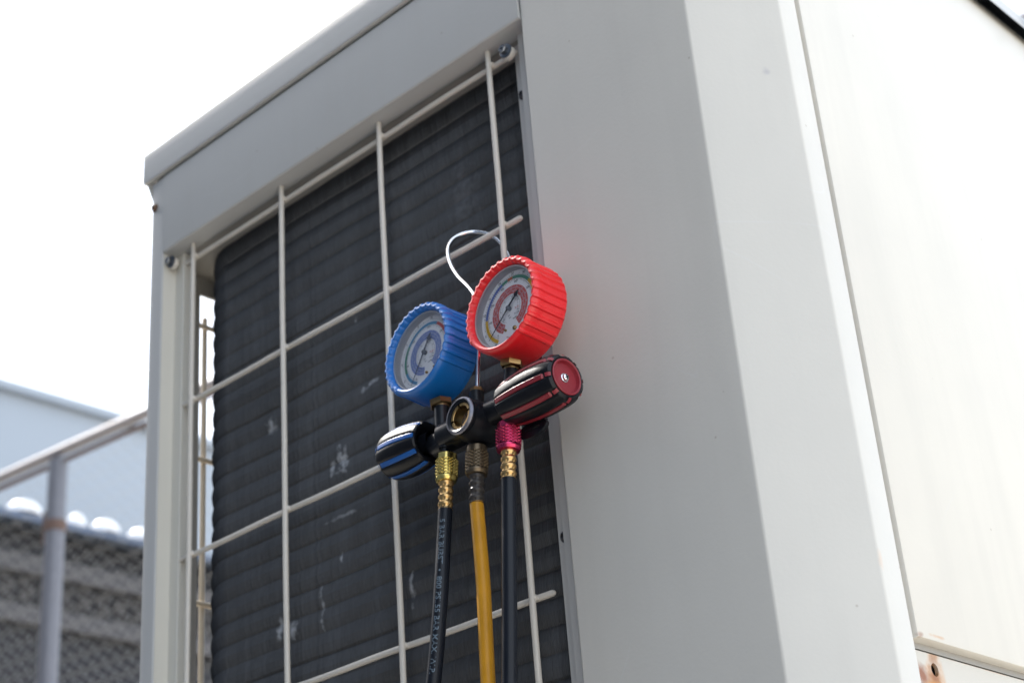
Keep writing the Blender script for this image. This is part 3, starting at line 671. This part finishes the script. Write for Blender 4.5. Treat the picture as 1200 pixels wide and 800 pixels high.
# valve handwheels
def handle(origin, axis, rubber, insert, kind):
    L_ = .0660
    M = frame(origin, axis, (0, 0, 1)); nst = 8; sub = 12; n_ = nst*sub
    K_ = 1.0 if kind == 'red' else .78      # the blue handle is screwed further in and reads shorter
    prof = [(.0090, .0110), (.0125, .0040), (.0150, .0010), (.0172, .0000), (.0186, .0016), (.0196, .0060), (.0210, .0160), (.0221, .0290), (.0223, .0400), (.0218, .0510), (.0208, .0600), (.0192, .0645), (.0168, .0660), (.0152, .0655), (.0149, .0640), (.0149, .0610), (.0003, .0610)]
    # between stripes the rubber rises as a facet, at a stripe it dips to a groove
    phase = math.radians(11) if kind == 'red' else math.radians(4)
    def rad(i, j, a):
        if i < 4 or i > 11: return 0
        f = (j % sub)/sub; d = min(f, 1-f)            # 0 at stripe centre
        return -.0014 if d < .085 else (0.0 if d > .17 else -.0006) - .0012*(abs(f-.5)*2)**2*0
    MM = M @ Matrix.Rotation(phase, 4, 'Z') @ Matrix.Diagonal((1, 1, K_, 1))
    mb = MB(); mb.lathe(prof, MM, n_, rad=rad); h = rp(mb, 'valve_handle', rubber, angle=28)
    h['label'] = ('red striped' if kind == 'red' else 'blue striped')+' black valve handle'
    mp = [(.0186, .0020), (.0197, .0065), (.0211, .0165), (.0222, .0290), (.0224, .0400), (.0219, .0510), (.0211, .0586)]
    for s_ in range(nst):
        a = 2*PI*s_/nst; mb = MB(); vs = []; wd = .0021
        ca, sa = math.cos(a), math.sin(a)
        pts = [(mp[0][0]-.0022, mp[0][1]+.0005)] + [(r-.0001, h_) for r, h_ in mp] + [(mp[-1][0]-.0022, mp[-1][1]+.0014)]
        for r, h_ in pts:
            for (off, dr) in ((-wd, -.0016), (-wd, -.0004), (-wd*.7, 0), (wd*.7, 0), (wd, -.0004), (wd, -.0016)):
                rr = r+dr; vs.append(MM @ Vector((rr*ca-off*sa, rr*sa+off*ca, h_)))
        k = len(pts)
        mb.add(vs, [(i*6+j, i*6+j+1, (i+1)*6+j+1, (i+1)*6+j) for i in range(k-1) for j in range(5)]+[tuple(range(6)), tuple((k-1)*6+j for j in range(6))])
        rp(mb, 'grip_stripe', insert, h, angle=30)
        # coloured notch at the shoulder of the end cap
        q = MB(); vs = []
        for r, h_ in ((.0202, .0622), (.0190, .0650), (.0174, .0662)):
            for off in (-.0016, .0016): vs.append(MM @ Vector(((r+.0002)*ca-off*sa, (r+.0002)*sa+off*ca, h_)))
        q.add(vs, [(0, 1, 3, 2), (2, 3, 5, 4)]); rp(q, 'grip_notch', insert, h)
    mb = MB(); mb.lathe([(.0153, .0640), (.0153, .0664), (.0147, .0668), (.0136, .0664), (.0130, .0640), (.0126, .0632), (.0003, .0630)], MM, 40, rad=None); cp = rp(mb, 'end_cap', insert, h)
    sc_ = .0030; M3 = MM @ Matrix.Translation((0, 0, .0631))
    mb = MB(); mb.lathe([(sc_*1.25, 0), (sc_*1.25, .0008), (sc_, .0010), (sc_*.9, .0026), (sc_*.5, .0032), (.0003, .0033)], M3, 20); s2 = rp(mb, 'handle_screw', M_chrome, h)
    mb = MB()
    for a in (.4, .4+PI/2):
        Q = M3 @ Matrix.Rotation(a, 4, 'Z'); q = MB().box(-.0019, .0019, -.0004, .0004, .0029, .0036); mb.add([Q @ Vector(v) for v in q.v], q.f)
    rp(mb, 'handle_slot', M_hole, h, smooth=False)
    # valve spindle
    mb = MB(); mb.lathe([(.0088, -.006), (.0088, .0100), (.0003, .0105)], MM, 28); rp(mb, 'spindle', M_ano, h)
    return h
handle((.0410, Y2, -.0815), (1, .0, -.015), M_blk, M_gred, 'red')
handle((-.0600, Y2, -.0765), (-1, .0, .06), M_blk, M_gblue, 'blue')
# hose rest plate behind the right handle
mb = MB()
def oval(cx_, cz_, rx, rz, n_=28): return [(cx_+rx*math.cos(2*PI*i/n_), cz_+rz*math.sin(2*PI*i/n_)) for i in range(n_)]
o1 = oval(.0570, -.1060, .0170, .0068); o2 = oval(.0580, -.1060, .0080, .0010)
for (y0, y1) in ((.0290, .0325),):
    vs = [(x, y0, z) for x, z in o1]+[(x, y0, z) for x, z in o2]+[(x, y1, z) for x, z in o1]+[(x, y1, z) for x, z in o2]; n_ = 28; fs = []
    for i in range(n_):
        j = (i+1) % n_; fs += [(i, j, n_+j, n_+i), (2*n_+i, 3*n_+i, 3*n_+j, 2*n_+j), (i, 2*n_+i, 2*n_+j, j), (n_+i, n_+j, 3*n_+j, 3*n_+i)]
    mb.add(vs, fs)
rp(mb, 'hose_rest', M_ano, bevel=.0008)
# chrome hook: rises from the block between the gauges and loops over the guard wire
RI = RM.inverted()
HOOK = [(-0.9064, -0.0405, 0.6089), (-0.9052, -0.0385, 0.6325), (-0.9037, -0.0365, 0.6581), (-0.9037, -0.0340, 0.6805), (-0.9081, -0.0300, 0.6994), (-0.9172, -0.0250, 0.7164), (-0.9297, -0.0190, 0.7319), (-0.9467, -0.0120, 0.7508), (-0.9606, -0.0060, 0.7701), (-0.9696, -0.0010, 0.7882), (-0.9741, 0.0050, 0.8029), (-0.9734, 0.0110, 0.8130), (-0.9692, 0.0180, 0.8190), (-0.9626, 0.0235, 0.8206), (-0.9558, 0.0285, 0.8196), (-0.9471, 0.0325, 0.8152), (-0.9386, 0.0350, 0.8069), (-0.9308, 0.0355, 0.7958), (-0.9246, 0.0350, 0.7838), (-0.9204, 0.0340, 0.7702), (-0.9185, 0.0330, 0.7568)]
hp = [RI @ Vector((x, y, z+GZ)) for x, y, z in HOOK]
def catmull(P, m_=6):
    out = []
    for i in range(len(P)-1):
        p0, p1, p2, p3 = P[max(i-1, 0)], P[i], P[i+1], P[min(i+2, len(P)-1)]
        for k in range(m_):
            t = k/m_; out.append(.5*((2*p1)+(p2-p0)*t+(2*p0-5*p1+4*p2-p3)*t*t+(3*p1-p0-3*p2+p3)*t**3))
    out.append(P[-1]); return out
mb = MB(); mb.tube(catmull(hp), .00185, 12, dome=True); rp(mb, 'hanging_hook', M_chrome)

# ------------------------------------------------------------------ three hoses screwed onto the manifold
def knurl(mb, M, r, h0, h1, n_=15, rows=5):
    N_ = n_*4; K = rows*4; vs = []
    for i in range(K+1):
        for j in range(N_):
            u = j/4; v = i/4*1.0
            a = abs(((u+v) % 1)-.5)*2; b_ = abs(((u-v) % 1)-.5)*2
            d = min(min(a, b_)*1.9, 1)
            rr = r - .0012 + .0015*d
            t = 2*PI*j/N_; vs.append(M @ Vector((rr*math.cos(t), rr*math.sin(t), h0+(h1-h0)*i/K)))
    mb.add(vs, [(i*N_+j, i*N_+(j+1) % N_, (i+1)*N_+(j+1) % N_, (i+1)*N_+j) for i in range(K) for j in range(N_)])
def hose(tops, label, m_c, m_f, m_h, pts, rh, text=None, cw=1.0):
    top = Vector(tops); nxt = Vector(pts[0]); d = (nxt-top).normalized()
    root = empty('refrigerant_hose', top); root.rotation_euler = (0, 0, 0)
    tag(root, label, 'hose')
    LL = (nxt-top).length; s = LL/.0530
    M = frame((0, 0, 0), d, (0, 1, 0))
    c1, c2, c3 = .0062*s, .0216*s, .0272*s
    mb = MB()
    mb.lathe([(.0040, 0), (.0086, 0), (.0090, .0005), (.0090, c1-.0006), (.0086, c1)], M, 48)
    knurl(mb, M, .0099, c1, c2)
    mb.lathe([(.0093, c2), (.0099, c2+.0008), (.0099, c2+(c3-c2)*.45), (.0090, c3-.0006), (.0070, c3), (.0050, c3)], M, 48)
    mb.v = [tuple(M @ (Matrix.Diagonal((cw, cw, 1)) @ (M.inverted() @ Vector(v)))) for v in mb.v]; mb.build('coupler_nut', m_c, root, angle=14)
    mb = MB(); h = c3-.001; e = LL; nr = 4; st = (e-h)/nr; prof = [(.0040, h)]
    for k in range(nr):
        a = h+k*st
        prof += [(.0061, a+.0004), (.0067, a+st*.16), (.0067, a+st*.42), (.0061, a+st*.55), (.0056, a+st*.72), (.0060, a+st*.95)]
    prof += [(.0066, e-.0003), (.0066, e), (.0058, e+.0004)]
    def fl(i, j, a): return -.0006*max(0, math.cos(a*6))**2 if (i % 6) in (4, 5) else 0
    mb.lathe(prof, M, 48, rad=fl); mb.build('ferrule', m_f, root, angle=40)
    P = [Vector(p)-top for p in pts]; P = [P[0]-d*.0004] + P[1:]
    CP = catmull(P, 14)
    mb = MB(); mb.tube(CP, rh, 28); ho = mb.build('hose_tube', m_h, root)
    if text:
        # lettering follows the tube, read downwards
        cum = [0]
        for i in range(1, len(CP)): cum.append(cum[-1]+(CP[i]-CP[i-1]).length)
        vs, fs = text_mesh(text, .0066); x0 = min(v.x for v in vs); out = []
        view = (Vector((0, -1, GZ))-(top+Vector(P[2]))).normalized()
        for v in vs:
            s_ = .0125+(v.x-x0)*1.12; i = max(1, next((k for k in range(len(cum)) if cum[k] > s_), len(cum)-1)); f = (s_-cum[i-1])/(cum[i]-cum[i-1])
            c = CP[i-1].lerp(CP[i], f); tg = (CP[i]-CP[i-1]).normalized()
            fr = Vector((.55, -.83, 0)); fr = (fr-tg*fr.dot(tg)).normalized(); rt = tg.cross(fr)*-1
            if rt.x < 0: rt = -rt
            an = v.y/rh - .15
            out.append(c+(fr*math.cos(an)+rt*math.sin(an))*(rh+.00012))
        mb = MB(); mb.add(out, fs); mb.build('hose_lettering', P_hose, root, smooth=False)
    return root
Z = GZ
hose((-.9480, -.0412, .5618+Z), 'black hose with gold knurled coupler and lettering below the blue gauge', M_gold, M_ferr, M_hblk,
     [(-.9495, -.0460, .5096+Z), (-0.9485, -0.0565, 0.4430+Z), (-0.9519, -0.0605, 0.3986+Z), (-0.9572, -0.0640, 0.3559+Z), (-0.9646, -0.0680, 0.3079+Z), (-.980, -.077, .22+Z), (-1.00, -.095, .10+Z), (-1.01, -.10, -.30+Z), (-1.01, -.12, -1.08+Z)], .0064,
     text='5 BAR BURST  \u2022  800 PSI/55 BAR MAX. W.P.')
hose((-.9078, -.0446, .5545+Z), 'yellow hose with dark bronze coupler in the middle of the three hoses', M_bronze, M_hfer, M_hyel,
     [(-.9082, -.0495, .5012+Z), (-0.9011, -0.0555, 0.4298+Z), (-0.8988, -0.0590, 0.3851+Z), (-0.8970, -0.0620, 0.3420+Z), (-0.8943, -0.0660, 0.2933+Z), (-.892, -.072, .20+Z), (-.90, -.08, .10+Z), (-.90, -.085, -.30+Z), (-.89, -.10, -1.08+Z)], .0061)
hose((-.8668, -.0467, .5612+Z), 'plain black hose with magenta knurled coupler nearest the corner post', M_mag, M_ferr, M_hblk,
     [(-.8674, -.0514, .5100+Z), (-0.8696, -0.0575, 0.4206+Z), (-0.8708, -0.0605, 0.3776+Z), (-0.8728, -0.0630, 0.3361+Z), (-0.8746, -0.0670, 0.2890+Z), (-.877, -.072, .20+Z), (-.885, -.08, .10+Z), (-.88, -.09, -.30+Z), (-.86, -.11, -1.08+Z)], .0064, cw=1.09)

# ------------------------------------------------------------------ tall chain link fence beyond the unit
fr_ = empty('chain_link_fence', (-6.68, 3.03, 0)); tag(fr_, 'tall galvanised chain link fence with round posts behind the unit', 'fence')
fd = Vector((.99373, .11179, 0)); fr_.rotation_euler = (0, 0, math.atan2(fd.y, fd.x))
TOP = 3.3+GZ
for k in range(-1, 3):
    x = k*2.9; mb = MB(); mb.tube([(x, 0, 0), (x, 0, TOP*.5), (x, 0, TOP-.05)], .047, 20); post = mb.build('fence_post', M_galv, fr_)
    mb = MB(); mb.lathe([(.0475, 0), (.055, .002), (.055, .05), (.0475, .052)], Matrix.Translation((x, 0, TOP-.42)), 20)
    mb.box(x-.085, x-.045, -.012, .012, TOP-.46, TOP-.30); mb.build('post_clamp', M_clamp, post)
mb = MB(); mb.tube([(-2.9-.3, 0, TOP), (0, 0, TOP), (2.9, 0, TOP), (6.0, 0, TOP)], .027, 16); mb.build('top_rail', M_rail, fr_)
mb = MB(); mb.tube([(-2.9, .01, TOP-.052), (1.5, .01, TOP-.052), (6.0, .01, TOP-.052)], .013, 8); mb.build('tension_wire', M_clamp, fr_)
mb = MB(); p = .080; nk = int(9.0/p); h_ = p*.5
rows = int((TOP-.1)/h_)
for k in range(nk):
    x0 = -3.1+k*p; r = .0016; vs = []
    for i in range(rows+1):
        x = x0+(p/2 if i % 2 else -p/2); y = .028+(.002 if i % 2 else -.002); z = .08+i*h_
        vs += [(x-r, y, z), (x+r, y-r, z), (x+r, y+r, z)]
    fs = [(i*3+j, i*3+(j+1) % 3, (i+1)*3+(j+1) % 3, (i+1)*3+j) for i in range(rows) for j in range(3)]
    mb.add(vs, fs)
mb.build('wire_mesh', M_link, fr_, smooth=False, kind='stuff')

# ------------------------------------------------------------------ shed beyond the fence: dark cladding, two weathered girts, ventilators on the roof edge
shed = empty('industrial_shed', (-16, 8, 0)); tag(shed, 'dark clad shed with two weathered horizontal girts beyond the fence', 'shed')
def sh(mb, name, m, **k):
    mb.v = [(x+16, y-8, z) for x, y, z in mb.v]; return mb.build(name, m, shed, smooth=False, **k)
y0, y1 = -6, 26
mb = MB(); yy = y0
while yy < y1:      # ribbed cladding
    mb.box(-16.05, -16.0, yy, yy+.17, 5.95+GZ, 6.28+GZ); yy += .25
sh(mb, 'upper_cladding', M_shed2)
mb = MB(); mb.box(-24, -16.03, y0, y1, 0, 6.86+GZ); sh(mb, 'wall', M_shed)
for z0, z1 in ((6.31, 6.53), (5.73, 5.93)):
    mb = MB(); mb.box(-16.02, -15.90, y0, y1, z0+GZ, z1+GZ); sh(mb, 'girt', M_girt, bevel=.01)
mb = MB(); mb.add([(-15.7, y, z) for y in (y0, y1) for z in (6.84+GZ, 6.92+GZ)]+[(-20, y, z) for y in (y0, y1) for z in (8.0+GZ, 8.08+GZ)],
                  [(0, 1, 3, 2), (4, 6, 7, 5), (0, 4, 5, 1), (2, 3, 7, 6), (0, 2, 6, 4), (1, 5, 7, 3)]); sh(mb, 'roof', M_roofb)
vent_l = {8.2: 'white roof ventilator left of the fence post, largest of the row', 8.9: 'small white roof ventilator just right of the fence post',
          9.29: 'white roof ventilator midway between fence post and unit', 9.80: 'white roof ventilator touching the left edge of the unit', 10.4: 'white roof ventilator seen through the gap beside the coil'}
for y, s_ in ((8.2, .20), (8.9, .11), (9.29, .17), (9.80, .17), (10.4, .16)):
    v = empty('roof_ventilator', (-15.95, y, 6.95+GZ)); tag(v, vent_l[y], 'ventilator', 'ventilators along the shed roof edge')
    mb = MB(); mb.lathe([(s_*.55, -.06), (s_*.55, .06), (s_*.5, .07)], None, 20); mb.build('neck', M_galv, v)
    mb = MB(); mb.lathe([(s_*.5, .05), (s_*1.0, .03), (s_*1.03, .07), (s_*.95, .12), (s_*.7, .17), (s_*.35, .20), (.003, .205)], None, 24); mb.build('cowl', M_dome, v)
# ------------------------------------------------------------------ unseen building, added behind the camera to shade the coil side
pr = empty('shading_building', (-4, -3.2, 0)); tag(pr, 'grey building out of view, added to shade the finned coil side', 'building')
mb = MB(); mb.box(-9.5, 4.8, -4, 0, 0, 9.0); mb.build('wall', mat('grey_render', (.085, .11, .15), .85, var=.12, vscale=1.5, bump=.4, bscale=40), pr, smooth=False)
mb = MB(); mb.box(-9.6, 4.9, -4.1, .1, 9.0, 9.2); mb.build('roof', M_conc, pr, smooth=False)
for x in (-6.5, -3.0, 2.0):
    mb = MB(); mb.box(x, x+1.2, .0, .05, 1.4, 2.6); f_ = mb.build('window', M_galv, pr, smooth=False)
    mb = MB(); mb.box(x+.06, x+1.14, .05, .055, 1.46, 2.54); mb.build('pane', M_glassd, f_, smooth=False)
mb = MB(); mb.box(-.4, .7, .0, .06, 0, 2.15); mb.build('door', M_galv, pr, smooth=False)
# ------------------------------------------------------------------ far pale blue building
fb = empty('distant_building', (-30, 14, 0)); tag(fb, 'large pale blue clad building rising beyond the dark shed', 'building')
mb = MB(); mb.box(-60, -30.1, -2, 50, 0, 16.0+GZ); mb.v = [(x+30, y-14, z) for x, y, z in mb.v]; mb.build('wall', M_far, fb, smooth=False)
mb = MB(); mb.box(-60.2, -29.9, -2.2, 50.2, 15.95+GZ, 16.15+GZ); mb.v = [(x+30, y-14, z) for x, y, z in mb.v]; mb.build('roof', M_far, fb, smooth=False)
